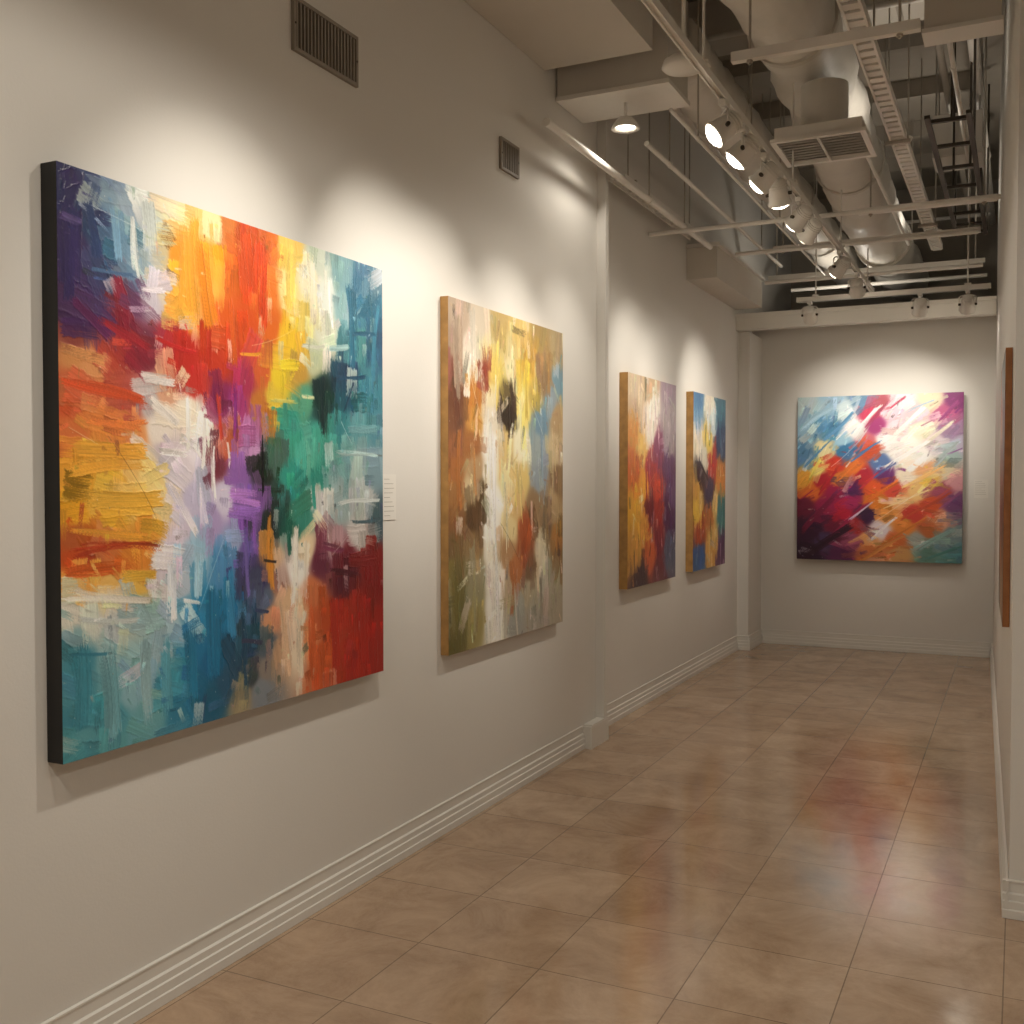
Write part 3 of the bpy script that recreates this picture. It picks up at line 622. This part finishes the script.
for x in (-1.9, -1.3, -0.7): b.box((x-0.015, 6.74, 4.49), (x+0.015, 7.11, 4.75), M_galv)
b.obj('trunk_duct')
b = MB()
for y in np.arange(4.0, 12.4, 1.05):
    b.box((-2.2, y-0.03, TOP-0.14), (-0.3, y+0.03, TOP-0.001), M_roof)
b.obj('ceiling_joists')
b = MB()
for (x, y) in [(-0.28, 7.1), (-0.32, 7.6), (-0.45, 8.1), (-0.3, 8.9), (-0.5, 9.3), (-0.27, 9.6), (-0.38, 6.6)]:
    b.cyl((x, y, 3.7), (x, y, TOP-0.002), 0.008, M_darkmetal, 8)
b.box((-0.52, 6.5, 3.69), (-0.49, 9.7, 3.71), M_darkmetal); b.box((-0.30, 6.5, 3.69), (-0.27, 9.7, 3.71), M_darkmetal)
for y in (6.6, 7.1, 7.6, 8.1, 8.9, 9.3, 9.6): b.box((-0.489, y-0.015, 3.69), (-0.301, y+0.015, 3.71), M_darkmetal)
b.obj('hanging_rods')
for i, (x, z, y0, y1, r) in enumerate([(-0.3, 4.4, 5.5, 12.4, 0.035), (-0.5, 4.40, 4.8, 12.4, 0.025), (-1.5, 3.72, 5.95, 9.8, 0.018), (-2.15, 4.2, 6.0, 12.4, 0.04), (-0.35, 3.85, 5.7, 8.1, 0.014), (-1.62, 3.5, 5.2, 9.85, 0.010), (-0.9, 3.69, 6.6, 9.8, 0.014)]):
    pipe('conduit', [(x, y0, z), (x, y1, z)], r, M_white if i != 1 else M_galv, [(x, y1-2.5 if y1 > 10 else y0+0.5, z)] if i != 6 else [])
for y, z in [(8.5, 3.46), (9.6, 3.42), (11.2, 3.5), (11.6, 4.3), (6.55, 4.4), (10.8, 3.55)]:
    pipe('conduit', [(-2.1, y, z), (-0.3, y, z)], 0.018, M_white)

def can(x, y, z, p, ztop, sc=0.8, size=150):
    e = empty('ceiling_downlight'); b = MB(); M = Matrix.Translation((x, y, z)) @ Matrix.Scale(sc, 4)
    b.lathe([(0.07, 0.001), (0.07, 0.05), (0.03, 0.085), (0.0, 0.1), (-0.008, 0.1), (-0.004, 0.075), (0.02, 0.065)], M_white, M, 28)
    b.cyl((x, y, z+0.07*sc), (x, y, ztop-0.001), 0.010, M_white, 8); b.obj('can', e)
    b = MB(); b.lathe([(0.008, 0.0005), (0.008, 0.066)], M_lens, M, 24); b.obj('lamp_lens', e)
    add_light(e, (x, y, z-0.02), (0, 0, -1), p, size, 0.6, 0.05)
can(-2.02, 5.64, 3.60, 14, 3.74)
can(1.3, 2.6, 3.7, 45, TOP); can(1.3, 0.2, 3.7, 50, TOP); can(1.3, -2.0, 3.7, 30, TOP)  # unseen near-room downlights, added as ambient fill
b = MB(); M = Matrix.Translation((-1.42, 4.75, 3.52))
b.lathe([(0.05, 0.001), (0.05, 0.06), (0.03, 0.09), (0.0, 0.10), (-0.01, 0.09), (-0.012, 0.001)], M_white, M, 28)
b.cyl((-1.42, 4.75, 3.57), (-1.42, 4.75, 3.96), 0.01, M_white, 8); b.obj('ceiling_speaker')
def fill_uplight(x, y, z, p):  # invented fill lamps in bowl form, added to brighten the ceiling
    e = empty('fill_uplight'); b = MB(); M = Matrix.Translation((x, y, z))
    b.lathe([(0.0, 0.001), (0.0, 0.03), (0.05, 0.055), (0.055, 0.055), (0.045, 0.045)], M_white, M, 24); b.obj('bowl', e)
    b = MB(); b.lathe([(0.035, 0.0005), (0.035, 0.04)], M_lens, M, 20); b.obj('lamp_lens', e)
    add_light(e, (x, y, z+0.07), (0, 0, 1), p, 176, 0.4, 0.05)
for x, y, z, p in ((-0.67, 2.5, 3.667, 9), (-0.67, 6.9, 3.667, 5), (-0.67, 9.5, 3.667, 8), (-1.5, 10.4, 3.201, 10)): fill_uplight(x, y, z, p)

w = bpy.data.worlds.new('world'); SC.world = w; w.use_nodes = True
w.node_tree.nodes['Background'].inputs[0].default_value = (0.9, 0.8, 0.68, 1); w.node_tree.nodes['Background'].inputs[1].default_value = 0.1
